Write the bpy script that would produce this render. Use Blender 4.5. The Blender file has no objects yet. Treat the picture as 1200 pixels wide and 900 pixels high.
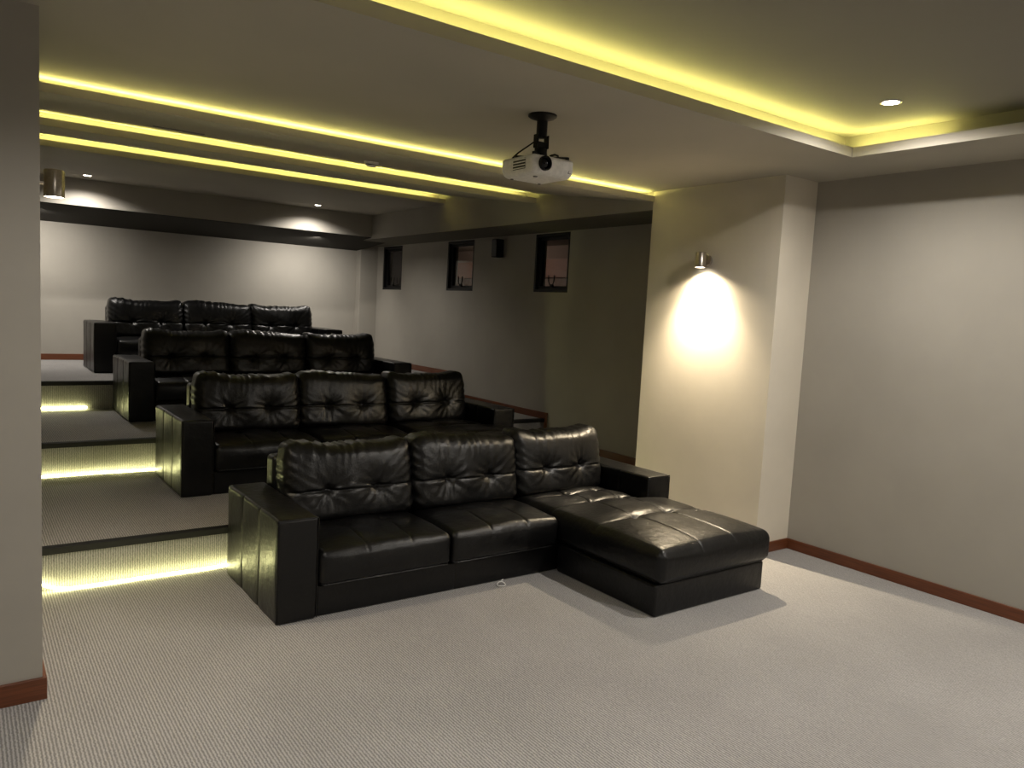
import bpy, bmesh, math, random
import numpy as np
from mathutils import Matrix, Vector

random.seed(7)
SC = bpy.context.scene
COL = SC.collection

# ------------------------------------------------------------------ camera
cam_d = bpy.data.cameras.new('camera')
cam = bpy.data.objects.new('camera', cam_d)
COL.objects.link(cam)
cam_d.sensor_fit = 'HORIZONTAL'
cam_d.sensor_width = 36.0
cam_d.lens = 898.425 / 1200 * 36.0
cam_d.clip_start = 0.05
right = Vector((0.81043227, -0.58350443, 0.05217392))
down = Vector((-0.0126845, -0.10651642, -0.99423003))
fwd = Vector((0.585695, 0.8050943, -0.0937258))
m = Matrix((right, -down, -fwd)).transposed().to_4x4()
m.translation = Vector((-1.38922847, -3.98866575, 1.78143828))
cam.matrix_world = m
SC.camera = cam

# ------------------------------------------------------------------ world, view
w = bpy.data.worlds.new('world')
SC.world = w
w.use_nodes = True
w.node_tree.nodes['Background'].inputs[0].default_value = (0.02, 0.02, 0.02, 1)
w.node_tree.nodes['Background'].inputs[1].default_value = 0.0
SC.view_settings.view_transform = 'Standard'
SC.view_settings.look = 'None'
SC.view_settings.exposure = 1.08
SC.view_settings.gamma = 1.0
SC.view_settings.use_curve_mapping = False
SC.cycles.use_denoising = True
SC.cycles.max_bounces = 10
SC.cycles.diffuse_bounces = 6
SC.cycles.sample_clamp_indirect = 6.0
SC.cycles.caustics_reflective = False
SC.cycles.caustics_refractive = False

# light levels of the lamps, seen and added (W for lamps, W/m2-like strengths for strips)
P_TRAY = 74.0          # tray downlights: one in view, three added to light the front floor
P_REAR = 36.0          # rear ceiling downlights
P_WASH = 42.0          # downlights in the rear bulkhead underside
P_SCONCE = 56.0
P_BEAM = 125.0        # the reflector beam of the column lamp
E_COVE = 22.0
E_RISER = 11.0
WARM = (1.0, 0.83, 0.58)
COOL = (1.0, 0.93, 0.84)
YEL = (1.0, 0.90, 0.25)
RIS = (1.0, 0.97, 0.42)


# ------------------------------------------------------------------ materials
def new_mat(name, col, rough=0.6, spec=0.5, metal=0.0):
    mt = bpy.data.materials.new(name)
    mt.use_nodes = True
    b = mt.node_tree.nodes['Principled BSDF']
    b.inputs['Base Color'].default_value = (*col, 1)
    b.inputs['Roughness'].default_value = rough
    b.inputs['Specular IOR Level'].default_value = spec
    b.inputs['Metallic'].default_value = metal
    return mt, mt.node_tree, b


def N(nt, t, **kw):
    n = nt.nodes.new(t)
    for k, v in kw.items():
        if k in n.inputs:
            n.inputs[k].default_value = v
        else:
            setattr(n, k, v)
    return n


def noise(nt, scale, detail=3, rough=0.5, vec=None):
    n = nt.nodes.new('ShaderNodeTexNoise')
    n.inputs['Scale'].default_value = scale
    n.inputs['Detail'].default_value = detail
    n.inputs['Roughness'].default_value = rough
    if vec is not None:
        nt.links.new(vec, n.inputs['Vector'])
    return n


def ramp(nt, fac, c0, c1, p0=0.0, p1=1.0):
    r = nt.nodes.new('ShaderNodeValToRGB')
    r.color_ramp.elements[0].position = p0
    r.color_ramp.elements[1].position = p1
    r.color_ramp.elements[0].color = (*c0, 1)
    r.color_ramp.elements[1].color = (*c1, 1)
    nt.links.new(fac, r.inputs[0])
    return r


def bump(nt, h, b, strength, dist, prev=None):
    n = nt.nodes.new('ShaderNodeBump')
    n.inputs['Strength'].default_value = strength
    n.inputs['Distance'].default_value = dist
    nt.links.new(h, n.inputs['Height'])
    if prev is not None:
        nt.links.new(prev.outputs[0], n.inputs['Normal'])
    nt.links.new(n.outputs[0], b.inputs['Normal'])
    return n


def paint(name, col, var=0.05):
    mt, nt, b = new_mat(name, col, 0.75, 0.3)
    tc = N(nt, 'ShaderNodeTexCoord')
    n = noise(nt, 1.7, 4, 0.55, tc.outputs['Object'])
    lo = tuple(c * (1 - var) for c in col)
    hi = tuple(c * (1 + var) for c in col)
    r = ramp(nt, n.outputs[0], lo, hi, 0.3, 0.7)
    nt.links.new(r.outputs[0], b.inputs['Base Color'])
    n2 = noise(nt, 160, 2, 0.5, tc.outputs['Object'])
    bump(nt, n2.outputs[0], b, 0.12, 0.002)
    return mt


M = {}
M['wall'] = paint('taupe_wall_paint', (0.355, 0.335, 0.295))
M['column'] = paint('cream_wall_paint', (0.67, 0.62, 0.525))
M['tray'] = paint('shaded_tray_paint', (0.25, 0.235, 0.205), 0.03)  # ceiling paint darkened because the tray gets only bounced light
M['ceil'] = paint('ceiling_paint', (0.41, 0.385, 0.325), 0.03)


def carpet():
    mt, nt, b = new_mat('ribbed_carpet', (0.25, 0.23, 0.22), 0.95, 0.1)
    tc = N(nt, 'ShaderNodeTexCoord')
    wv = nt.nodes.new('ShaderNodeTexWave')
    wv.wave_type = 'BANDS'
    wv.bands_direction = 'X'
    wv.inputs['Scale'].default_value = 23.0      # ribs about 14 mm apart
    wv.inputs['Distortion'].default_value = 2.2
    wv.inputs['Detail'].default_value = 1.0
    wv.inputs['Detail Scale'].default_value = 3.0
    nt.links.new(tc.outputs['Object'], wv.inputs['Vector'])
    n = noise(nt, 95, 4, 0.8, tc.outputs['Object'])
    n3 = noise(nt, 1.3, 3, 0.5, tc.outputs['Object'])
    mx = N(nt, 'ShaderNodeMix')
    mx.data_type = 'FLOAT'
    mx.inputs[0].default_value = 0.58
    nt.links.new(wv.outputs['Fac'], mx.inputs[2])
    nt.links.new(n.outputs[0], mx.inputs[3])
    r = ramp(nt, mx.outputs[0], (0.19, 0.185, 0.182), (0.52, 0.505, 0.495), 0.2, 0.8)
    mul = N(nt, 'ShaderNodeMix')
    mul.data_type = 'RGBA'
    mul.blend_type = 'MULTIPLY'
    mul.inputs[0].default_value = 1.0
    r2 = ramp(nt, n3.outputs[0], (0.86, 0.86, 0.86), (1.0, 1.0, 1.0), 0.3, 0.7)
    nt.links.new(r.outputs[0], mul.inputs[6])
    nt.links.new(r2.outputs[0], mul.inputs[7])
    nt.links.new(mul.outputs[2], b.inputs['Base Color'])
    bump(nt, mx.outputs[0], b, 0.7, 0.006)
    return mt


M['carpet'] = carpet()


def leather():
    mt, nt, b = new_mat('black_leather', (0.0025, 0.0025, 0.0028), 0.4, 0.42)
    tc = N(nt, 'ShaderNodeTexCoord')
    n = noise(nt, 5, 3, 0.5, tc.outputs['Object'])
    r = nt.nodes.new('ShaderNodeMapRange')
    r.inputs[1].default_value = 0.3
    r.inputs[2].default_value = 0.7
    r.inputs[3].default_value = 0.29
    r.inputs[4].default_value = 0.41
    nt.links.new(n.outputs[0], r.inputs[0])
    nt.links.new(r.outputs[0], b.inputs['Roughness'])
    g = nt.nodes.new('ShaderNodeTexVoronoi')
    g.inputs['Scale'].default_value = 220
    nt.links.new(tc.outputs['Object'], g.inputs['Vector'])
    b1 = bump(nt, g.outputs['Distance'], b, 0.15, 0.002)
    n2 = noise(nt, 22, 4, 0.6, tc.outputs['Object'])
    bump(nt, n2.outputs[0], b, 0.30, 0.012, b1)
    return mt


M['leather'] = leather()


def wood():
    mt, nt, b = new_mat('red_brown_wood', (0.12, 0.035, 0.014), 0.4, 0.5)
    tc = N(nt, 'ShaderNodeTexCoord')
    mp = N(nt, 'ShaderNodeMapping')
    mp.inputs['Scale'].default_value = (1.5, 1.5, 40)
    nt.links.new(tc.outputs['Object'], mp.inputs['Vector'])
    n = noise(nt, 3, 4, 0.6, mp.outputs[0])
    r = ramp(nt, n.outputs[0], (0.095, 0.029, 0.011), (0.165, 0.052, 0.020), 0.3, 0.7)
    nt.links.new(r.outputs[0], b.inputs['Base Color'])
    return mt


M['wood'] = wood()


def simple(key, name, col, rough, spec=0.5, metal=0.0, nscale=40):
    mt, nt, b = new_mat(name, col, rough, spec, metal)
    tc = N(nt, 'ShaderNodeTexCoord')
    n = noise(nt, nscale, 2, 0.5, tc.outputs['Object'])
    r = ramp(nt, n.outputs[0], tuple(c * 0.9 for c in col), tuple(min(1, c * 1.08) for c in col), 0.3, 0.7)
    nt.links.new(r.outputs[0], b.inputs['Base Color'])
    M[key] = mt


simple('black', 'matt_black_metal', (0.004, 0.004, 0.004), 0.55, 0.25)
simple('rubber', 'black_rubber', (0.012, 0.012, 0.011), 0.6)
simple('white_plastic', 'white_plastic', (0.84, 0.82, 0.78), 0.45)
simple('grey_plastic', 'grey_plastic', (0.22, 0.21, 0.20), 0.5)
simple('dark_plastic', 'dark_plastic', (0.03, 0.03, 0.03), 0.4)
simple('nickel', 'brushed_nickel', (0.55, 0.50, 0.44), 0.28, 0.5, 1.0, 90)
simple('alu', 'dark_window_aluminium', (0.010, 0.010, 0.011), 0.5, 0.3)
simple('brown', 'brown_panel', (0.42, 0.17, 0.09), 0.5)
simple('beige', 'beige_far_wall', (0.42, 0.31, 0.25), 0.7)
simple('cord', 'white_cord', (0.75, 0.74, 0.72), 0.6)


def glass(name, col=(1, 1, 1), rough=0.02):
    mt = bpy.data.materials.new(name)
    mt.use_nodes = True
    nt = mt.node_tree
    nt.nodes.clear()
    out = nt.nodes.new('ShaderNodeOutputMaterial')
    mix = nt.nodes.new('ShaderNodeMixShader')
    lw = nt.nodes.new('ShaderNodeLayerWeight')
    lw.inputs[0].default_value = 0.5
    pw = nt.nodes.new('ShaderNodeMath')
    pw.operation = 'POWER'
    pw.inputs[1].default_value = 3.0
    nt.links.new(lw.outputs['Facing'], pw.inputs[0])
    fr = nt.nodes.new('ShaderNodeMath')
    fr.operation = 'MULTIPLY_ADD'
    fr.inputs[1].default_value = 0.4
    fr.inputs[2].default_value = 0.02
    nt.links.new(pw.outputs[0], fr.inputs[0])
    tr = nt.nodes.new('ShaderNodeBsdfTransparent')
    tr.inputs[0].default_value = (*col, 1)
    gl = nt.nodes.new('ShaderNodeBsdfGlossy')
    gl.inputs['Roughness'].default_value = rough
    nt.links.new(fr.outputs[0], mix.inputs[0])
    nt.links.new(tr.outputs[0], mix.inputs[1])
    nt.links.new(gl.outputs[0], mix.inputs[2])
    nt.links.new(mix.outputs[0], out.inputs[0])
    return mt


M['glass'] = glass('window_glass', (0.8, 0.8, 0.8))
M['lens'] = None
mt, nt, b = new_mat('projector_lens_glass', (0.004, 0.004, 0.006), 0.12, 0.3)
M['lens'] = mt


def emit(name, col, s):
    mt = bpy.data.materials.new(name)
    mt.use_nodes = True
    nt = mt.node_tree
    nt.nodes.clear()
    out = nt.nodes.new('ShaderNodeOutputMaterial')
    e = nt.nodes.new('ShaderNodeEmission')
    e.inputs[0].default_value = (*col, 1)
    e.inputs[1].default_value = s
    nt.links.new(e.outputs[0], out.inputs[0])
    return mt


M['cove'] = emit('yellow_led', YEL, E_COVE)
M['cove_tray'] = emit('yellow_tray_led', YEL, E_COVE * 1.35)
M['riser'] = emit('pale_yellow_led', RIS, E_RISER)
M['bulb'] = emit('warm_bulb', (1.0, 0.9, 0.75), 14.0)


# ------------------------------------------------------------------ mesh helpers
def link(name, me, mat=None, parent=None, smooth=False):
    o = bpy.data.objects.new(name, me)
    COL.objects.link(o)
    if mat is not None and not me.materials:
        me.materials.append(M[mat])
    if parent is not None:
        o.parent = parent
    if smooth:
        me.polygons.foreach_set('use_smooth', [True] * len(me.polygons))
    return o


def tag(o, label=None, cat=None, group=None, kind=None):
    if label:
        o['label'] = label
    if cat:
        o['category'] = cat
    if group:
        o['group'] = group
    if kind:
        o['kind'] = kind
    return o


def empty(name, loc=(0, 0, 0), rz=0.0):
    o = bpy.data.objects.new(name, None)
    COL.objects.link(o)
    o.empty_display_size = 0.1
    o.location = loc
    o.rotation_euler = (0, 0, rz)
    return o


class MB:
    """collects boxes, prisms and tubes into one mesh"""
    def __init__(s):
        s.v = []
        s.f = []

    def box(s, x0, x1, y0, y1, z0, z1):
        b = len(s.v)
        s.v += [(x, y, z) for z in (z0, z1) for y in (y0, y1) for x in (x0, x1)]
        s.f += [tuple(b + i for i in q) for q in ((0, 2, 3, 1), (4, 5, 7, 6), (0, 1, 5, 4), (2, 6, 7, 3), (0, 4, 6, 2), (1, 3, 7, 5))]
        return s

    def prism_x(s, prof, x0, x1):
        """profile of (y, z) points, extruded along X"""
        b = len(s.v)
        n = len(prof)
        s.v += [(x0, y, z) for y, z in prof] + [(x1, y, z) for y, z in prof]
        s.f.append(tuple(b + i for i in range(n)))
        s.f.append(tuple(b + n + i for i in reversed(range(n))))
        for i in range(n):
            j = (i + 1) % n
            s.f.append((b + i, b + n + i, b + n + j, b + j))
        return s

    def lathe(s, prof, c=(0, 0, 0), n=24, axis='Z'):
        """profile of (radius, height) points turned about an axis"""
        b = len(s.v)
        for r, h in prof:
            for k in range(n):
                a = 2 * math.pi * k / n
                p = (r * math.cos(a), r * math.sin(a), h)
                if axis == 'X':
                    p = (p[2], p[0], p[1])
                elif axis == 'Y':
                    p = (p[0], p[2], p[1])
                s.v.append((p[0] + c[0], p[1] + c[1], p[2] + c[2]))
        for i in range(len(prof) - 1):
            for k in range(n):
                k2 = (k + 1) % n
                s.f.append((b + i * n + k, b + i * n + k2, b + (i + 1) * n + k2, b + (i + 1) * n + k))
        return s

    def tube(s, pts, r, n=8, closed=False):
        b = len(s.v)
        P = [Vector(p) for p in pts]
        L = len(P)
        for i, p in enumerate(P):
            if closed:
                t = P[(i + 1) % L] - P[i - 1]
            else:
                t = P[min(i + 1, L - 1)] - P[max(i - 1, 0)]
            t.normalize()
            up = Vector((0, 0, 1)) if abs(t.z) < 0.9 else Vector((1, 0, 0))
            a = t.cross(up).normalized()
            c = a.cross(t)
            for k in range(n):
                an = 2 * math.pi * k / n
                q = p + r * (math.cos(an) * a + math.sin(an) * c)
                s.v.append(tuple(q))
        for i in range(L if closed else L - 1):
            j = (i + 1) % L
            for k in range(n):
                k2 = (k + 1) % n
                s.f.append((b + i * n + k, b + i * n + k2, b + j * n + k2, b + j * n + k))
        if not closed:
            s.f.append(tuple(b + k for k in reversed(range(n))))
            s.f.append(tuple(b + (L - 1) * n + k for k in range(n)))
        return s

    def mesh(s, name, mat):
        me = bpy.data.meshes.new(name)
        me.from_pydata(s.v, [], s.f)
        bm = bmesh.new()
        bm.from_mesh(me)
        bmesh.ops.recalc_face_normals(bm, faces=bm.faces)
        bm.to_mesh(me)
        bm.free()
        me.materials.append(M[mat])
        me.set_sharp_from_angle(angle=math.radians(38))
        return me

    def build(s, name, mat, parent=None, smooth=False, bevel=0.0):
        o = link(name, s.mesh(name, mat), None, parent, smooth)
        if bevel:
            md = o.modifiers.new('bevel', 'BEVEL')
            md.width = bevel
            md.segments = 2
            md.limit_method = 'ANGLE'
        return o


def struct(name, mb, mat, label, parent=None, bevel=0.0):
    o = mb.build(name, mat, parent, False, bevel)
    if parent is None:
        tag(o, label, None, None, 'structure')
    return o


# ------------------------------------------------------------------ room numbers (metres)
XL, XC, XR, XW = -1.107, 3.617, 4.028, 4.318     # left wall, column face, front right wall, window wall
YF, YC1, YC2, YB = -0.25, -0.428, 0.914, 8.03    # partition face, column front and back, back wall
ZC = 2.90
YR = (1.128, 3.147, 5.129)
ZR = (0.0, 0.251, 0.519, 0.812)
FX0, FY0 = -3.3, -5.4                            # front room corner behind the camera

# floors
struct('floor', MB().box(FX0, XW, FY0, YR[0] + 0.02, -0.1, 0), 'carpet', 'grey ribbed carpet on the lowest floor level')
ends = (YR[1] + 0.02, YR[2] + 0.02, YB)
for i in range(3):
    t = struct('floor_tier_%d' % (i + 1), MB().box(XL, XW, YR[i], ends[i], ZR[i] - 0.02, ZR[i + 1]),
               'carpet', 'grey carpeted raised tier carrying a sofa row')
    y, z = YR[i], ZR[i + 1]
    nb = MB().prism_x([(y - 0.008, z - 0.034), (y - 0.001, z - 0.034), (y - 0.001, z + 0.0005), (y + 0.052, z + 0.0005), (y + 0.052, z + 0.005), (y - 0.008, z + 0.005)], XL, XW)
    n_o = nb.build('nosing', 'rubber', t)
    for k in range(4):
        yy = y + 0.002 + k * 0.013
        MB().box(XL, XW, yy, yy + 0.006, z + 0.005, z + 0.008).build('rib', 'rubber', n_o)

# walls
struct('wall_back', MB().box(XL - 0.2, XW + 0.2, YB, YB + 0.15, 0, 3.3), 'wall', 'taupe painted wall behind the rear sofa')
struct('wall_left', MB().box(XL - 0.22, XL, YF, YB, 0, 3.3), 'wall', 'taupe left side wall of the seating tiers')
struct('wall_partition', MB().box(FX0, XL - 0.22, YF, YF + 0.2, 0, ZC), 'wall', 'taupe return wall beside the entrance')
struct('wall_right', MB().box(XR, XR + 0.15, FY0, YC1, 0, ZC), 'wall', 'taupe right wall beside the front floor')
struct('wall_front', MB().box(FX0, XR, FY0 - 0.15, FY0, 0, ZC), 'wall', 'taupe wall at the screen end')
struct('wall_entry', MB().box(FX0 - 0.15, FX0, FY0, YF + 0.2, 0, ZC), 'wall', 'taupe wall of the entrance side')
struct('wall_column', MB().box(XC, XW + 0.18, YC1, YC2, 0, ZC + 0.1), 'column', 'cream wide column with a wall lamp')
struct('wall_pilaster', MB().box(4.015, XW, 7.849, YB, ZR[3], 2.75), 'wall', 'narrow pilaster in the rear corner')

# window wall, with three openings
WIN = ((2.869, 3.52), (4.888, 5.586), (6.974, 7.634))
ZW0, ZW1 = 2.035, 2.729
mb = MB()
T = XW + 0.18
mb.box(XW, T, YC2 - 0.1, YB, 0, ZW0).box(XW, T, YC2 - 0.1, YB, ZW1, 3.3)
yy = YC2 - 0.1
for a, c in WIN:
    mb.box(XW, T, yy, a, ZW0, ZW1)
    yy = c
mb.box(XW, T, yy, YB, ZW0, ZW1)
struct('wall_window', mb, 'wall', 'taupe side wall with three small windows')

for i, (a, c) in enumerate(WIN):
    wo = empty('window_%d' % (i + 1), (XW + 0.07, (a + c) / 2, ZW0))
    tag(wo, ('small dark framed window nearest the cream column', 'small dark framed window between the speaker and the rear corner', 'small dark unlit window beside the rear pilaster')[i], None, None, 'structure')
    hw, hh, fr = (c - a) / 2, ZW1 - ZW0, 0.05
    fr = 0.035
    g = MB().box(-0.067, 0.05, -hw, hw, 0, fr).box(-0.067, 0.05, -hw, hw, hh - fr, hh).box(-0.067, 0.05, -hw, -hw + fr, fr, hh - fr).box(-0.067, 0.05, hw - fr, hw, fr, hh - fr)
    g.build('frame', 'alu', wo, bevel=0.004)
    s = MB()
    f2 = 0.075
    s.box(-0.02, 0.015, -hw + fr, hw - fr, fr, f2).box(-0.02, 0.015, -hw + fr, hw - fr, hh - f2, hh - fr).box(-0.02, 0.015, -hw + fr, -hw + f2, f2, hh - f2).box(-0.02, 0.015, hw - f2, hw - fr, f2, hh - f2)
    s.build('sash', 'alu', wo, bevel=0.003)
    MB().box(-0.003, 0.003, -hw + f2, hw - f2, f2, hh - f2).build('pane', 'glass', wo)
    hp = [(-0.055, -0.055 + 0.0, 0.20), (-0.055, -0.050, 0.13), (-0.055, -0.030, 0.095), (-0.055, 0.0, 0.088), (-0.055, 0.030, 0.095), (-0.055, 0.050, 0.13), (-0.055, 0.055, 0.20)]
    h = MB().tube(hp, 0.008, 8).box(-0.06, -0.03, -0.02, 0.02, 0.06, 0.095)
    h.build('handle', 'black', wo)

# the lit room beyond two of the windows
struct('wall_far', MB().box(7.2, 7.35, 2.2, 10.0, 0, 3.2), 'beige', 'beige wall of the room beyond the windows')
struct('wall_far_band', MB().box(7.12, 7.2, 2.2, 10.0, 2.42, 2.74), 'brown', 'brown wooden band seen through the windows')
struct('ceiling_far', MB().box(T, 7.35, 2.2, 10.0, 2.98, 3.08), 'ceil', 'pale ceiling of the room beyond the windows')
struct('wall_far_end', MB().box(T, 7.35, 10.0, 10.15, 0, 3.2), 'dark_plastic', 'end wall of the room beyond the windows, darkness put into its colour')  # near-black colour stands in for the unlit room behind the rear window

# ------------------------------------------------------------------ ceiling
TX0, TX1, TY0, TY1 = -1.6, 3.359, -4.6, -1.097
LT, LW, ZT = 2.962, 0.16, 3.07                   # lip top, trough width, tray ceiling height
YE = 1.07
mb = MB()
th = 0.014
hx0, hx1, hy0, hy1 = TX0 - th, TX1 + th, TY0 - th, TY1 + th      # the hole, lined by the lip
mb.box(FX0, hx0, FY0, YE, ZC, ZC + th).box(hx1, XR, FY0, YE, ZC, ZC + th)
mb.box(hx0, hx1, FY0, hy0, ZC, ZC + th).box(hx0, hx1, hy1, YE, ZC, ZC + th)
struct('ceiling', mb, 'ceil', 'flat taupe ceiling carrying the projector')
mb = MB()
mb.box(TX0 - LW, TX1 + LW, TY0 - LW, TY1 + LW, ZT, ZT + th)
for x0, x1, y0, y1 in ((TX0 - LW, TX0 - LW + th, TY0 - LW, TY1 + LW), (TX1 + LW - th, TX1 + LW, TY0 - LW, TY1 + LW),
                       (TX0 - LW, TX1 + LW, TY0 - LW, TY0 - LW + th), (TX0 - LW, TX1 + LW, TY1 + LW - th, TY1 + LW)):
    mb.box(x0, x1, y0, y1, ZC + th, ZT)
struct('ceiling_tray', mb, 'tray', 'raised tray ceiling over the front floor')
mb = MB()
lt = 0.014
mb.box(TX0 - lt, TX0, TY0, TY1, ZC, LT).box(TX1, TX1 + lt, TY0, TY1, ZC, LT)
mb.box(TX0 - lt, TX1 + lt, TY0 - lt, TY0, ZC, LT).box(TX0 - lt, TX1 + lt, TY1, TY1 + lt, ZC, LT)
mb.box(TX0 - LW + th, TX1 + LW - th, TY1 + 0.045, TY1 + 0.085, ZC + th, LT - 0.004).box(TX1 + 0.045, TX1 + 0.085, TY0, TY1 + 0.044, ZC + th, LT - 0.004)
struct('trim_1', mb, 'ceil', 'upstand lip around the tray ceiling')

# saw-tooth ceilings over the tiers: (front y, front z, back y, back z, lip top z, ceiling above the slot)
SAW = ((0.902, 2.813, 2.80, 3.0635, 2.861, ZC), (2.632, 2.943, 4.69, 3.217, 2.998, 3.043), (4.523, 3.09, YB, 3.09, 3.146, 3.195))
for i, (y0, z0, y1, z1, zl, zu) in enumerate(SAW):
    mb = MB()
    sl = (z1 - z0) / (y1 - y0)
    ya, za = y0 + 0.012, z0 + 0.012 * sl
    mb.prism_x([(ya, za), (y1, z1), (y1, z1 + th), (ya, za + th)], XL, XC)
    mb.box(XL, XC, y0, ya, z0, zl)                               # lip
    sl = (z1 - z0) / (y1 - y0)
    yb = y0 + 0.165
    mb.box(XL, XC, yb, yb + 0.012, z0 + sl * 0.165, zu + 0.05)                     # back of the trough
    mb.box(XL, XC, y0 + 0.045, y0 + 0.08, z0 + th, zl - 0.006)                     # ledge for the strip
    struct('ceiling_tier_%d' % (i + 1), mb, 'ceil', 'ceiling panel over a sofa tier with a lit cove edge')
# closing top above everything
struct('ceiling_slab', MB().box(FX0, XW + 0.2, FY0, YB + 0.15, 3.3, 3.4), 'ceil', 'concrete slab above the ceilings')
# bulkheads
struct('wall_bulkhead_right', MB().box(XC, XW, YC2, YB, 2.745, 3.3), 'wall', 'boxed bulkhead above the window wall')
struct('wall_bulkhead_back', MB().prism_x([(6.628, 2.772), (YB, 2.662), (YB, 3.3), (6.628, 3.3)], XL, XC + 0.4), 'wall', 'boxed bulkhead above the rear wall')

simple('soffit_shade', 'shaded_soffit_tone', (0.13, 0.12, 0.095), 0.8, 0.2)  # wall tone darkened for the shade under the window wall bulkhead
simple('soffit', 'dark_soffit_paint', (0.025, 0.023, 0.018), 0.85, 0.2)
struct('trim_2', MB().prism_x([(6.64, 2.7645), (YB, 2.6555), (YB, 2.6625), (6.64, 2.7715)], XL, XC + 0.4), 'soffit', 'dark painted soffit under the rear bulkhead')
struct('trim_3', MB().box(XC + 0.012, XW, YC2, YB, 2.740, 2.7455), 'soffit_shade', 'soffit sheet with painted-in shade under the bulkhead of the window wall')  # added sheet, carries the underside's shade in its colour

# ------------------------------------------------------------------ baseboards
BH, BT = 0.082, 0.016
mb = MB().box(XR - BT, XR, FY0, YC1 - BT, 0, BH)
struct('baseboard_right', mb, 'wood', 'red-brown wooden baseboard along the right wall', bevel=0.003)
mb = MB().box(XC - BT, XR, YC1 - BT, YC1, 0, BH).box(XC - BT, XC, YC1, YC2 + BT, 0, BH)
struct('baseboard_column', mb, 'wood', 'red-brown wooden baseboard around the cream column', bevel=0.003)
mb = MB().box(FX0, XL + BT, YF - BT, YF, 0, 0.098).box(XL, XL + BT, YF, YR[0], 0, 0.098)
struct('baseboard_left', mb, 'wood', 'red-brown wooden baseboard on the return wall', bevel=0.003)
mb = MB().box(XL, 4.015, YB - BT, YB, ZR[3], ZR[3] + BH)
struct('baseboard_back', mb, 'wood', 'red-brown wooden baseboard along the rear wall', bevel=0.003)
mb = MB()
for i in range(3):
    e = (YR[1], YR[2], 7.849)[i]
    mb.box(XW - BT, XW, YR[i], e, ZR[i + 1], ZR[i + 1] + BH)
    if i:
        mb.box(XW - BT, XW, YR[i] - 0.05, YR[i], ZR[i] + BH, ZR[i + 1] + BH)
struct('baseboard_window', mb, 'wood', 'red-brown stepped baseboard along the window wall', bevel=0.003)


# ------------------------------------------------------------------ lamps
def spot(name, loc, power, col, size=120, blend=0.6, rad=0.03, parent=None, rot=(0, 0, 0)):
    l = bpy.data.lights.new(name, 'SPOT')
    l.energy = power
    l.color = col
    l.spot_size = math.radians(size)
    l.spot_blend = blend
    l.shadow_soft_size = rad
    o = bpy.data.objects.new(name, l)
    COL.objects.link(o)
    o.location = loc
    o.rotation_euler = rot
    if parent:
        o.parent = parent
    return o


def downlight(loc, power, col, size, label, group, r=0.052, blend=0.7, bulb_r=0.038):
    t = empty('downlight', loc)
    tag(t, label, 'downlight', group)
    MB().lathe([(r, 0.0), (r, -0.003), (r - 0.006, -0.005), (r - 0.012, -0.003), (r - 0.014, 0.0)], n=28).build('trim_ring', 'nickel', t, True)
    MB().lathe([(0.002, -0.005), (bulb_r * 0.7, -0.0045), (bulb_r, -0.003), (bulb_r, 0.0)], n=20).build('bulb', 'bulb', t, True)
    spot('lamp', (0, 0, -0.018), power, col, size, blend, 0.012, t)
    return t


G_TRAY = 'downlights in the front tray ceiling'
for x in (2.905, -0.9):  # only the corner one by the column is in view, the rest are added fill
    for y in (-1.580, -4.0):
        downlight((x, y, ZT), P_TRAY * (1.6 if y < -3 and x > 0 else 1.7 if y < -3 else 0.95 if x > 0 else 0.75), COOL, 170 if x > 0 else 138, ('bright round downlight in the tray ceiling by its corner nearest the cream column' if (x, y) == (2.905, -1.580) else 'unseen round downlight added in the tray ceiling to light the front floor'), G_TRAY, 0.058, 1.0, 0.046)
G_REAR = 'downlights in the rear ceiling'
downlight((-0.149, 6.25, 3.09), P_REAR, COOL, 150, 'small round downlight in the rear ceiling, close to the left side wall', G_REAR)
downlight((2.627, 6.25, 3.09), P_REAR, COOL, 150, 'small round downlight in the rear ceiling, close to the window wall', G_REAR)


def wash_light(x, y, z, label):
    t = empty('recessed_downlight', (x, y, z))
    tag(t, label, 'downlight', 'downlights under the rear bulkhead')
    MB().lathe([(0.05, 0.0), (0.05, -0.004), (0.036, -0.004), (0.036, 0.0)], n=24).build('trim_ring', 'dark_plastic', t, True)
    MB().lathe([(0.002, -0.002), (0.034, -0.002), (0.034, 0.0)], n=20).build('lens', 'grey_plastic', t, True)
    spot('lamp', (0, 0, -0.03), P_WASH, COOL, 150, 1.0, 0.03, t, (math.radians(38), 0, 0))


def under(y):
    return 2.7645 + (2.6555 - 2.7645) * (y - 6.64) / (YB - 6.64)


wash_light(-0.62, 7.0, under(7.0), 'recessed downlight under the rear bulkhead towards the left wall')
wash_light(2.95, 7.0, under(7.0), 'recessed downlight under the rear bulkhead towards the window wall')


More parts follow.
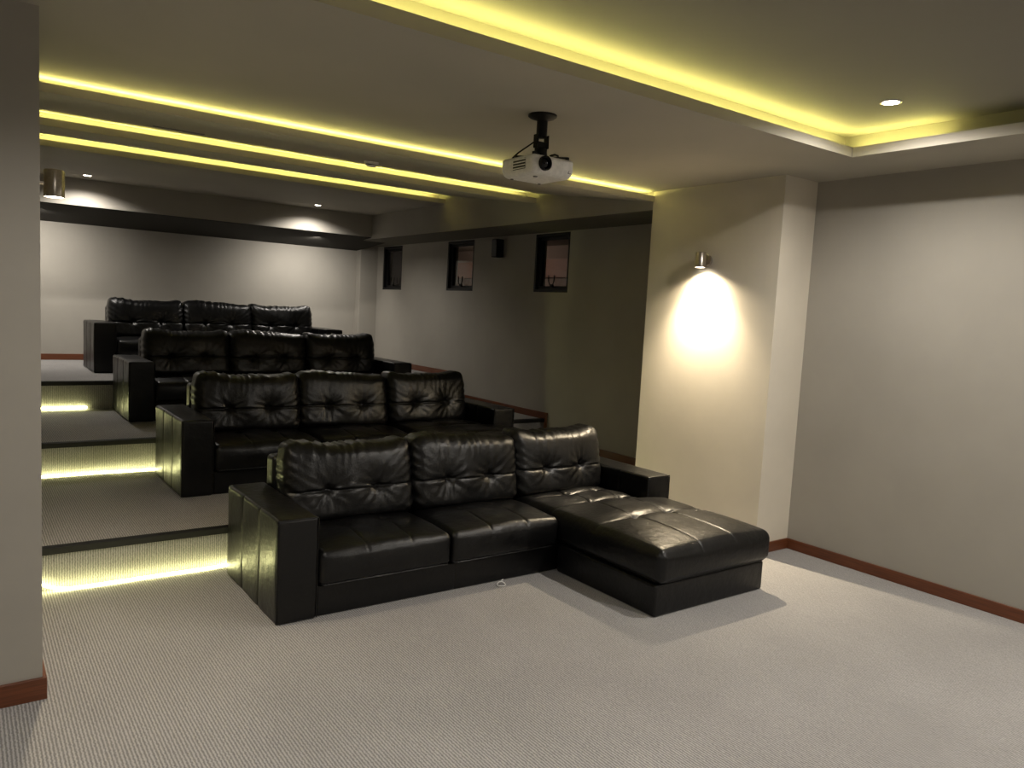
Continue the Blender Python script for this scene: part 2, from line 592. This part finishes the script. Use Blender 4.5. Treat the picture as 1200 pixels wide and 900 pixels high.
def sconce(x, y, z, side, label, power):
    """side -1: the wall lies at +X of the lamp"""
    t = empty('wall_lamp', (x, y, z))
    tag(t, label, 'wall lamp', 'cylinder wall lamps')
    d = -side * 0.045
    # x here is the wall face; the lamp hangs off it
    MB().lathe([(0.001, 0.0), (0.045, 0.0), (0.045, side * 0.012), (0.040, side * 0.016), (0.001, side * 0.016)], n=28, axis='X').build('wall_plate', 'nickel', t, True)
    MB().lathe([(0.001, side * 0.014), (0.011, side * 0.014), (0.011, side * 0.055), (0.001, side * 0.055)], n=14, axis='X').build('bracket', 'nickel', t, True)
    cx = side * 0.092
    MB().lathe([(0.001, 0.062), (0.040, 0.062), (0.043, 0.058), (0.043, -0.062), (0.0405, -0.062), (0.0405, 0.045), (0.001, 0.045)], c=(cx, 0, 0), n=32).build('shade', 'nickel', t, True)
    MB().lathe([(0.001, -0.061), (0.030, -0.060), (0.039, -0.056), (0.039, 0.03)], c=(cx, 0, 0), n=24).build('bulb', 'bulb', t, True)
    spot('lamp', (cx, 0, -0.068), power, WARM, 150, 1.0, 0.018, t)
    spot('lamp_beam', (cx, 0, -0.068), power * P_BEAM / P_SCONCE, WARM, 104, 1.0, 0.018, t)
    return t


sconce(XC, 0.25, 2.282, -1, 'nickel cylinder wall lamp shining down the cream column', P_SCONCE)
sconce(XL, 0.22, 2.262, 1, 'nickel cylinder wall lamp on the left side wall', P_SCONCE * 0.2)


def strip_thing(name, pts, r, mat, label, group):
    o = MB().tube(pts, r, 8).build(name, mat, None, True)
    tag(o, label, 'light strip', group)
    return o


def cove(y, z, x0, x1, label, mat='cove'):
    o = MB().box(x0, x1, y - 0.008, y + 0.008, z, z + 0.006).build('cove_light_strip', mat)
    tag(o, label, 'light strip', 'yellow strips hidden in the ceiling coves')
    return o


for i, (y0, z0, y1, z1, zl, zu) in enumerate(SAW):
    sl = (z1 - z0) / (y1 - y0)
    cove(y0 + 0.062, zl - 0.006, XL + 0.02, XC - (0.04, 0.12, 0.1)[i],
         ('yellow light strip in the cove edge behind the projector', 'yellow light strip in the middle of three cove edges over the tiers', 'yellow light strip in the cove edge over the third sofa')[i])
o = cove(TY1 + 0.062, LT - 0.004, TX0, TX1, 'yellow light strip along the back edge of the tray ceiling', 'cove_tray')
o = MB().box(TX1 + 0.054, TX1 + 0.070, -1.62, TY1 + 0.05, LT - 0.004, LT + 0.002).build('cove_light_strip', 'cove_tray')
tag(o, 'short yellow light strip along the right edge of the tray ceiling', 'light strip', 'yellow strips hidden in the ceiling coves')


def wavy(pts, amp=0.004, step=0.05):
    out = []
    for a, c in zip(pts[:-1], pts[1:]):
        n = max(1, int((Vector(c) - Vector(a)).length / step))
        for k in range(n):
            p = Vector(a).lerp(Vector(c), k / n)
            out.append((p.x, p.y + random.uniform(-amp, amp), p.z))
    out.append(pts[-1])
    return out


G_RIS = 'glowing strips at the feet of the risers'
strip_thing('riser_light_strip', wavy([(-1.09, 1.106, 0.085), (-1.0, 1.10, 0.048), (-0.94, 1.095, 0.018), (-0.87, 1.085, 0.010), (-0.74, 1.078, 0.010), (-0.5, 1.083, 0.010), (-0.1, 1.08, 0.010), (0.1, 1.10, 0.010), (3.3, 1.10, 0.010)], 0.002),
            0.009, 'riser', 'glowing pale yellow strip on carpet at foot of lowest riser', G_RIS)
strip_thing('riser_light_strip', wavy([(-1.05, 3.11, ZR[1] + 0.010), (-0.5, 3.12, ZR[1] + 0.010), (0.0, 3.10, ZR[1] + 0.010), (3.3, 3.12, ZR[1] + 0.010)], 0.002),
            0.009, 'riser', 'glowing pale yellow strip at foot of second riser beside the second sofa', G_RIS)
strip_thing('riser_light_strip', wavy([(-1.05, 5.11, ZR[2] + 0.028), (-0.7, 5.112, ZR[2] + 0.028), (-0.29, 5.112, ZR[2] + 0.026)], 0.001),
            0.010, 'riser', 'short glowing strip on the highest riser below the rear sofa', G_RIS)


# ------------------------------------------------------------------ sofas
def lines(h, n, r, extra=()):
    """grid lines from -h to h: dense in the rounded rim, n even cells between, extra lines for seams"""
    rim = [r * k for k in (0, 0.12, 0.3, 0.55, 0.8, 1.0)]
    a = [-h + t for t in rim] + [h - t for t in rim]
    inner = h - r
    a += [-inner + 2 * inner * k / n for k in range(1, n)]
    for e in extra:
        for d in (-0.018, -0.010, -0.005, 0, 0.005, 0.010, 0.018):
            if abs(e + d) < inner:
                a.append(e + d)
    a = sorted(a)
    out = [a[0]]
    for v in a[1:]:
        if v - out[-1] > 0.0012:
            out.append(v)
    out[-1] = h
    return np.array(out)


def rbox(xs, ys, zs, r, disp=None):
    """rounded box over the given grid lines; disp(P, Nrm) moves the points"""
    h = np.array([xs[-1], ys[-1], zs[-1]])
    idx = {}
    V = []
    F = []

    def vid(i, j, k):
        key = (i, j, k)
        if key not in idx:
            idx[key] = len(V)
            V.append((xs[i], ys[j], zs[k]))
        return idx[key]
    nx, ny, nz = len(xs) - 1, len(ys) - 1, len(zs) - 1
    for i in range(nx):
        for j in range(ny):
            F.append((vid(i, j, 0), vid(i, j + 1, 0), vid(i + 1, j + 1, 0), vid(i + 1, j, 0)))
            F.append((vid(i, j, nz), vid(i + 1, j, nz), vid(i + 1, j + 1, nz), vid(i, j + 1, nz)))
    for i in range(nx):
        for k in range(nz):
            F.append((vid(i, 0, k), vid(i + 1, 0, k), vid(i + 1, 0, k + 1), vid(i, 0, k + 1)))
            F.append((vid(i, ny, k), vid(i, ny, k + 1), vid(i + 1, ny, k + 1), vid(i + 1, ny, k)))
    for j in range(ny):
        for k in range(nz):
            F.append((vid(0, j, k), vid(0, j, k + 1), vid(0, j + 1, k + 1), vid(0, j + 1, k)))
            F.append((vid(nx, j, k), vid(nx, j + 1, k), vid(nx, j + 1, k + 1), vid(nx, j, k + 1)))
    P = np.array(V)
    inner = np.clip(P, -(h - r), h - r)
    d = P - inner
    nn = d / np.linalg.norm(d, axis=1)[:, None]
    P = inner + r * nn
    if disp is not None:
        P = disp(P, nn)
    return P, F


def np_mesh(name, P, F, mat='leather'):
    me = bpy.data.meshes.new(name)
    me.from_pydata([tuple(p) for p in P], [], F)
    me.materials.append(M[mat])
    me.polygons.foreach_set('use_smooth', [True] * len(me.polygons))
    return me


def gauss(d, s):
    return np.exp(-(d / s) ** 2)


def back_cushion_mesh(seed):
    rg = np.random.RandomState(seed)
    hx, hy, hz = 0.433, 0.125, 0.245
    zs_seam = -0.035
    xs = lines(hx, 44, 0.07)
    ys = lines(hy, 4, 0.07)
    zs = lines(hz, 26, 0.07, (zs_seam,))
    tx = (-0.165 + rg.uniform(-.015, .015), 0.165 + rg.uniform(-.015, .015))
    ph = rg.uniform(0, 6.28, 40)

    def disp(P, n):
        x, y, z = P.T.copy()
        f = np.clip(-n[:, 1], 0, 1)
        t = np.clip(n[:, 2], 0, 1)
        s = np.abs(n[:, 0])
        u, v = x / hx, z / hz
        bul = np.clip(1 - u ** 2, 0, 1) ** 0.6 * np.clip(1 - v ** 2, 0, 1) ** 0.6
        dy = -0.045 * bul * f + 0.012 * bul * np.clip(n[:, 1], 0, 1)
        dz = 0.012 * np.abs(u) ** 5 * t + 0.014 * np.sin(5.5 * x + ph[0]) * t + 0.006 * np.sin(16 * x + ph[1]) * t
        dx = np.sign(x) * 0.010 * np.clip(1 - v ** 2, 0, 1) * s
        wr = np.zeros_like(x)
        for k, c in enumerate(tx):
            rr = np.hypot((x - c), (z - zs_seam) * 1.0)
            th_ = np.arctan2(z - zs_seam, x - c)
            dy += f * (0.030 * gauss(rr, 0.030) + 0.026 * gauss(rr, 0.10))
            wr += 0.0055 * np.cos(9 * th_ + ph[3 + k] + 1.5 * np.sin(2 * th_ + ph[5 + k])) * gauss(rr - 0.055, 0.05)
            wr += 0.0030 * np.cos(14 * th_ + ph[7 + k]) * gauss(rr - 0.10, 0.06)
        dy += f * 0.010 * gauss(z - zs_seam, 0.009)
        # gathers along the top and the sides
        top = np.exp(-(hz - z) / 0.065)
        g = (np.sin(x * 95 + 2.0 * np.sin(x * 17 + ph[10]) + ph[11] + (hz - z) * 18) + 0.7 * np.sin(x * 150 + ph[12] + (hz - z) * 25))
        wr += (0.0050 + 0.0035 * np.sin(x * 8 + ph[17])) * g * top
        side = np.exp(-(hx - np.abs(x)) / 0.085)
        g2 = np.sin(z * 85 - np.abs(x) * 70 + ph[13] + 1.5 * np.sin(z * 21 + ph[14]))
        wr += 0.0055 * g2 * side * (z > -0.22)
        wr += 0.004 * np.sin(x * 14 + z * 9 + ph[15]) * np.sin(z * 17 - x * 6 + ph[16])
        dy -= wr * f
        dz += wr * t * 0.8
        dx += np.sign(x) * wr * s * 0.6
        return np.c_[x + dx, y + dy, z + dz]
    P, F = rbox(xs, ys, zs, 0.07, disp)
    # lean back, a little thicker at the foot
    k = (P[:, 2] + hz) / (2 * hz)
    P[:, 1] = P[:, 1] * (1.08 - 0.16 * k)
    P[:, 1] += 0.075 * k
    P[:, 2] += hz
    return np_mesh('back_cushion', P, F)


def seat_mesh(seed):
    rg = np.random.RandomState(seed)
    hx, hy, hz = 0.4305, 0.34, 0.10
    sx = (-0.14, 0.15)
    xs = lines(hx, 26, 0.04, sx)
    ys = lines(hy, 26, 0.04)
    zs = lines(hz, 6, 0.04)
    ph = rg.uniform(0, 6.28, 20)

    def disp(P, n):
        x, y, z = P.T.copy()
        t = np.clip(n[:, 2], 0, 1)
        f = np.clip(-n[:, 1], 0, 1)
        u, v = x / hx, y / hy
        dz = t * 0.045 * np.clip(1 - u ** 2, 0, 1) ** 0.5 * np.clip(1 - (0.75 * v - 0.1) ** 2, 0, 1)
        for c in sx:
            fade = np.clip((0.05 - y) / 0.2, 0, 1)
            dz -= t * 0.007 * gauss(x - c, 0.008) * fade
            rr = np.hypot(x - c, y - 0.06)
            dz -= t * (0.012 * gauss(rr, 0.03) + 0.012 * gauss(rr, 0.09))
        dz += t * 0.0035 * np.sin(x * 11 + ph[0]) * np.sin(y * 13 + ph[1])
        dz += t * 0.0018 * np.sin(x * 45 + y * 25 + ph[2]) * gauss(np.hypot(x, y + 0.1), 0.25)
        dy = -f * 0.022 * np.clip(1 - u ** 2, 0, 1) ** 0.5 * np.clip(1 - (z / hz) ** 2, 0, 1)
        dy += -f * 0.0015 * np.sin(x * 30 + ph[3])
        return np.c_[x, y + dy, z + dz]
    P, F = rbox(xs, ys, zs, 0.04, disp)
    P[:, 2] += hz
    return np_mesh('seat_cushion', P, F)


def chaise_mesh():
    x0, x1, y0, y1, z0, z1 = 1.972, 3.045, -0.965, 0.56, 0.203, 0.402
    hx, hy, hz = (x1 - x0) / 2, (y1 - y0) / 2, (z1 - z0) / 2
    cx, cy = (x0 + x1) / 2, (y0 + y1) / 2
    sx = [v - cx for v in (2.335, 2.655)]
    sy = [v - cy for v in (0.36, 0.085, -0.365)]
    xs = lines(hx, 34, 0.05, sx)
    ys = lines(hy, 44, 0.05, list(sy) + [-0.012 - cy])
    zs = lines(hz, 6, 0.05)

    def disp(P, n):
        x, y, z = P.T.copy()
        t = np.clip(n[:, 2], 0, 1)
        u, v = x / hx, y / hy
        dz = t * 0.055 * np.clip(1 - u ** 2, 0, 1) ** 0.5 * np.clip(1 - v ** 4, 0, 1) ** 0.5
        for c in sx:
            dz -= t * 0.006 * gauss(x - c, 0.007)
        for k, d in enumerate(sy):
            wob = 0.012 * np.sin(x * 9 + k)
            dz -= t * (0.011 * gauss(y - d - wob, 0.012) + 0.009 * gauss(y - d, 0.05)) * np.clip(1.15 - np.abs(u), 0, 1)
            for c in sx + [0.43]:
                rr = np.hypot(x - c, y - d)
                th_ = np.arctan2(y - d, x - c)
                dz -= t * (0.016 * gauss(rr, 0.028) + 0.012 * gauss(rr, 0.08))
                dz += t * 0.0035 * np.cos(7 * th_ + k + c * 9) * gauss(rr - 0.05, 0.045)
        dz += t * 0.003 * np.sin(x * 10 + 1) * np.sin(y * 9 + 2)
        f = np.clip(-n[:, 1], 0, 1)
        s = np.abs(n[:, 0])
        zz = np.clip(1 - (z / hz) ** 2, 0, 1)
        dy = -f * 0.018 * zz * np.clip(1 - u ** 4, 0, 1)
        dx = np.sign(x) * s * 0.012 * zz * np.clip(1 - v ** 4, 0, 1) * (x < 0)
        x, y, z = x + dx + cx, y + dy + cy, z + dz + (z0 + z1) / 2
        # behind the arm's front the cushion is narrower
        k = np.clip((y + 0.035) / 0.025, 0, 1)
        lim = 2.60
        sq = np.where(x > lim, lim + (x - lim) * (2.828 - lim) / (x1 - lim), x)
        x = x * (1 - k) + sq * k
        return np.c_[x, y, z]
    P, F = rbox(xs, ys, zs, 0.05, disp)
    return np_mesh('chaise_cushion', P, F)


def panel_mesh(name, sx, sy, sz, r, seams_y=(), seams_x=(), pucker=0.0, seed=0):
    """upholstered box with vertical stitched seams on its sides"""
    hx, hy, hz = sx / 2, sy / 2, sz / 2
    xs = lines(hx, 4 if not seams_x else 20, r, seams_x)
    ys = lines(hy, 6 if not seams_y else 28, r, seams_y)
    zs = lines(hz, 14 if pucker else 6, r)
    rg = np.random.RandomState(seed)
    ph = rg.uniform(0, 6.28, 10)

    def disp(P, n):
        x, y, z = P.T.copy()
        s = np.abs(n[:, 0])
        f = np.abs(n[:, 1])
        dx = np.zeros_like(x)
        dy = np.zeros_like(x)
        for c in seams_y:
            dx += -np.sign(x) * s * (0.0045 * gauss(y - c, 0.007) + 0.004 * gauss(y - c, 0.03))
        for c in seams_x:
            dy += -np.sign(y) * f * 0.004 * gauss(x - c, 0.007)
        if pucker:
            dx += np.sign(x) * s * pucker * np.sin(y * 12 + ph[0]) * np.sin(z * 8 + ph[1])
        return np.c_[x + dx, y + dy, z]
    P, F = rbox(xs, ys, zs, r, disp)
    return np_mesh(name, P, F)


W, WA, DA, HA = 3.074, 0.238, 0.945, 0.59
arm_me = panel_mesh('arm', WA, DA, HA, 0.022, (-0.155, 0.16), (), 0.003, 3)
base_me = panel_mesh('base', 2.59, 0.80, 0.180, 0.012, (), (-0.38, 0.48))
cbase_me = panel_mesh('chaise_base', 1.039, 0.93, 0.196, 0.014)
back_me = panel_mesh('backrest_frame', 2.59, 0.14, 0.775, 0.03, (), (-0.43, 0.43), 0.0)
seat_mes = [seat_mesh(11), seat_mesh(12)]
cush_mes = [back_cushion_mesh(21), back_cushion_mesh(22), back_cushion_mesh(23)]
ch_me = chaise_mesh()


def loop_rect(x0, x1, y0, y1, z, r=0.03, n=5):
    pts = []
    for cx, cy, a0 in ((x1 - r, y0 + r, -90), (x1 - r, y1 - r, 0), (x0 + r, y1 - r, 90), (x0 + r, y0 + r, 180)):
        for k in range(n + 1):
            a = math.radians(a0 + 90 * k / n)
            pts.append((cx + r * math.cos(a), cy + r * math.sin(a), z))
    return pts


pipe_seat = MB().tube(loop_rect(-0.418, 0.418, -0.334, 0.328, 0.010, 0.035), 0.0045, 6, True).mesh('piping', 'leather')
pipe_ch = MB().tube(loop_rect(1.993, 3.024, -0.946, -0.06, 0.212, 0.05), 0.005, 6, True).mesh('piping', 'leather')
pipe_arm = MB().tube([(s * (WA / 2 - 0.004), y, z) for s, y, z in ((-1, -DA / 2 + 0.004, -HA / 2 + 0.01), (-1, -DA / 2 + 0.004, HA / 2 - 0.02), (-1, -DA / 2 + 0.006, HA / 2 - 0.006), (1, -DA / 2 + 0.006, HA / 2 - 0.006), (1, -DA / 2 + 0.004, HA / 2 - 0.02), (1, -DA / 2 + 0.004, -HA / 2 + 0.01))], 0.004, 6).mesh('piping', 'leather')
for me in (pipe_seat, pipe_ch, pipe_arm):
    me.polygons.foreach_set('use_smooth', [True] * len(me.polygons))


def put(name, me, loc, parent, rot=(0, 0, 0)):
    o = link(name, me, None, parent)
    o.location = loc
    o.rotation_euler = rot
    return o


def sofa(loc, label, jitter):
    t = empty('chaise_sofa', loc)
    tag(t, label, 'sofa', 'rows of black leather sofas')
    rg = random.Random(jitter)
    for s, cx in ((1, WA / 2), (-1, W - WA / 2)):
        a = put('arm', arm_me, (cx, DA / 2, HA / 2), t)
        put('piping', pipe_arm, (0, 0, 0), a)
    put('base', base_me, (W / 2, 0.02 + 0.40, 0.092), t)
    put('chaise_base', cbase_me, ((1.971 + 3.010) / 2, -0.937 + 0.465, 0.100), t)
    put('backrest_frame', back_me, (W / 2, 0.875, 0.775 / 2 + 0.004), t)
    cw = (W - 2 * WA) / 3
    for k in range(2):
        c = put('seat_cushion', seat_mes[k], (WA + cw * (k + 0.5), 0.315, 0.184), t)
        put('piping', pipe_seat, (0, 0, 0), c)
    c = put('chaise_cushion', ch_me, (0, 0, 0), t)
    put('piping', pipe_ch, (0, 0, 0), c)
    for k in range(3):
        j = (k + jitter) % 3
        put('back_cushion', cush_mes[j], (WA + cw * (k + 0.5) + rg.uniform(-.006, .006), 0.595 + rg.uniform(-.012, .012), 0.392 + rg.uniform(-.006, .006)), t,
            (rg.uniform(-.03, .03), rg.uniform(-.012, .012), rg.uniform(-.035, .035)))
    return t


sofa((0, 0, ZR[0]), 'black leather chaise sofa on the lowest floor, foremost of the four', 0)
sofa((-0.038, 2.029, ZR[1]), 'black leather chaise sofa on the first raised tier, directly behind the foremost sofa', 3)
sofa((-0.054, 4.128, ZR[2]), 'black leather chaise sofa on the second raised tier, third row', 6)
sofa((-0.099, 6.098, ZR[3]), 'black leather chaise sofa on the highest tier in front of the rear wall', 9)

# ------------------------------------------------------------------ projector on its ceiling mount
pj = empty('projector', (1.321, -0.423, ZC))
tag(pj, 'white projector hanging upside down from a black ceiling mount', 'projector')
MB().lathe([(0.001, 0), (0.082, 0), (0.082, -0.010), (0.070, -0.018), (0.036, -0.030), (0.031, -0.034), (0.031, -0.125), (0.001, -0.125)], n=32).build('ceiling_mount', 'black', pj, True)
br = MB()
br.box(-0.040, -0.034, -0.022, 0.022, -0.185, -0.110).box(0.034, 0.040, -0.022, 0.022, -0.185, -0.110)
br.box(-0.034, 0.034, -0.016, 0.016, -0.205, -0.150)
br.build('tilt_bracket', 'black', pj, bevel=0.002)
MB().lathe([(0.001, -0.185), (0.030, -0.185), (0.036, -0.205), (0.040, -0.232), (0.001, -0.232)], n=24).build('swivel', 'black', pj, True)
arms = MB()
for ax, ay in ((-0.11, -0.085), (0.12, -0.095), (-0.10, 0.09), (0.11, 0.09)):
    L = Vector((ax, ay, 0))
    n_ = Vector((-ay, ax, 0)).normalized() * 0.009
    b0 = len(arms.v)
    for z in (-0.236, -0.229):
        for p in (n_, L + n_, L - n_, -n_):
            arms.v.append((p.x, p.y, z))
    arms.f += [tuple(b0 + i for i in q) for q in ((3, 2, 1, 0), (4, 5, 6, 7), (0, 1, 5, 4), (1, 2, 6, 5), (2, 3, 7, 6), (3, 0, 4, 7))]
    arms.box(ax - 0.008, ax + 0.008, ay - 0.008, ay + 0.008, -0.248, -0.229)
arms.build('mount_arms', 'black', pj)
cab = MB().tube([(-0.02, 0.0, -0.135), (-0.05, 0.03, -0.165), (-0.09, 0.09, -0.21), (-0.115, 0.115, -0.243)], 0.0045, 8)
cab.build('cable', 'black', pj, True)
MB().tube([(-0.038, -0.01, -0.15), (-0.05, -0.02, -0.19), (-0.062, -0.03, -0.232)], 0.004, 8).build('cable', 'black', pj, True)
MB().tube([(0.02, -0.06, -0.232), (0.045, -0.075, -0.222), (0.07, -0.07, -0.224), (0.085, -0.055, -0.236)], 0.006, 8).build('cable', 'black', pj, True)


def pj_disp(P, n):
    x, y, z = P.T.copy()
    # belly rounds off towards the lower edges, front is gently bowed
    low = np.clip((0.0 - z) / 0.05, 0, 1)
    x = x * (1 - 0.10 * low ** 2)
    y = y * (1 - 0.09 * low ** 2)
    f = np.clip(-n[:, 1], 0, 1)
    y = y - f * 0.012 * (1 - (x / 0.15) ** 2)
    return np.c_[x, y, z]


P, F = rbox(lines(0.148, 12, 0.022), lines(0.152, 10, 0.022), lines(0.054, 6, 0.02), 0.02, pj_disp)
body = link('body', np_mesh('projector_body', P, F, 'white_plastic'), None, pj)
body.location = (0, 0.024, -0.302)
ln = MB().lathe([(0.040, -0.002), (0.040, -0.014), (0.034, -0.016), (0.031, -0.004), (0.031, 0.004), (0.040, 0.004)], c=(-0.075, -0.166, 0.006), n=28, axis='Y')
lo = ln.build('lens_ring', 'black', body, True)
MB().lathe([(0.001, -0.010), (0.012, -0.009), (0.024, -0.005), (0.031, 0.0), (0.031, 0.006)], c=(-0.075, -0.166, 0.006), n=28, axis='Y').build('lens', 'lens', lo, True)
MB().box(-0.150, -0.1475, -0.085, 0.030, -0.022, 0.036).build('vent_recess', 'dark_plastic', body)
for k in range(4):
    z = -0.019 + k * 0.0160
    MB().box(-0.1525, -0.1485, -0.085, 0.030, z, z + 0.0055).build('vent_slat', 'white_plastic', body)
for c in range(3):
    for k in range(6):
        MB().box(0.100 + c * 0.013, 0.108 + c * 0.013, -0.1575 + c * 0.003, -0.146, -0.024 + k * 0.010, -0.018 + k * 0.010).build('vent_hole', 'dark_plastic', body)
for sx in (-1, 1):
    MB().lathe([(0.001, -0.058), (0.009, -0.058), (0.009, -0.045), (0.001, -0.045)], c=(sx * 0.10, 0.105, 0), n=14).build('foot', 'dark_plastic', body, True)
MB().lathe([(0.001, -0.060), (0.012, -0.060), (0.014, -0.045), (0.001, -0.045)], c=(-0.075, -0.085, 0), n=16).build('foot', 'grey_plastic', body, True)

# ------------------------------------------------------------------ small things
sl = (SAW[0][3] - SAW[0][1]) / (SAW[0][2] - SAW[0][0])
sm = empty('smoke_detector', (1.42, 2.02, SAW[0][1] + sl * (2.02 - SAW[0][0])))
sm.rotation_euler = (math.atan(sl), 0, 0)
tag(sm, 'small round white smoke detector on the sloping ceiling behind the projector', 'smoke detector')
MB().lathe([(0.001, 0), (0.062, 0), (0.060, -0.012), (0.050, -0.018), (0.001, -0.018)], n=28).build('mounting_base', 'white_plastic', sm, True)
MB().lathe([(0.044, -0.018), (0.044, -0.030), (0.034, -0.042), (0.001, -0.045)], n=28).build('sensor_dome', 'white_plastic', sm, True)
MB().lathe([(0.0445, -0.021), (0.046, -0.023), (0.046, -0.027), (0.0445, -0.029)], n=28).build('sensor_slot', 'dark_plastic', sm, True)

v = empty('slot_vent', (-0.05, 2.17, SAW[0][1] + sl * (2.17 - SAW[0][0])))
v.rotation_euler = (math.atan(sl), 0, 0)
tag(v, 'narrow dark slot vent in the sloping ceiling', 'vent')
MB().box(-0.17, 0.17, -0.018, 0.018, -0.003, 0.0).build('slot', 'black', v)
MB().box(-0.175, 0.175, 0.018, 0.022, -0.005, 0.0).box(-0.175, 0.175, -0.022, -0.018, -0.005, 0.0).build('frame', 'grey_plastic', v)

sp = empty('wall_speaker', (XW, 4.22, 2.58))
tag(sp, 'small black box speaker on the wall between two windows', 'speaker')
P, F = rbox(lines(0.055, 4, 0.01), lines(0.06, 4, 0.01), lines(0.115, 6, 0.01), 0.008)
P[:, 0] -= 0.075
link('cabinet', np_mesh('speaker_cabinet', P, F, 'black'), None, sp)
MB().box(-0.135, -0.1305, -0.052, 0.052, -0.105, 0.105).build('grille', 'dark_plastic', sp, bevel=0.002)
MB().box(-0.021, 0.0, -0.02, 0.02, -0.04, 0.04).build('bracket', 'black', sp)

pts = []
for k in range(28):
    a = 2 * math.pi * k / 28
    pts.append((0.030 * math.cos(a), 0.020 * math.sin(a), 0.006 + 0.016 * max(0, math.sin(a))))
lp = empty('cord_loop', (1.468, -0.062, 0))
tag(lp, 'tiny white cord loop on the carpet against the foremost sofa', 'cord')
MB().tube(pts, 0.0032, 6, True).build('loop', 'cord', lp, True)
MB().tube([(0.012, 0.018, 0.022), (0.020, 0.026, 0.028), (0.030, 0.024, 0.030)], 0.004, 6).build('knot', 'cord', lp, True)

# light of the room beyond the windows
l = bpy.data.lights.new('far_room_lamp', 'POINT')
l.energy = 10
l.shadow_soft_size = 0.12
l.color = (1.0, 0.84, 0.70)
o = bpy.data.objects.new('far_room_lamp', l)
COL.objects.link(o)
o.location = (5.7, 8.0, 2.75)
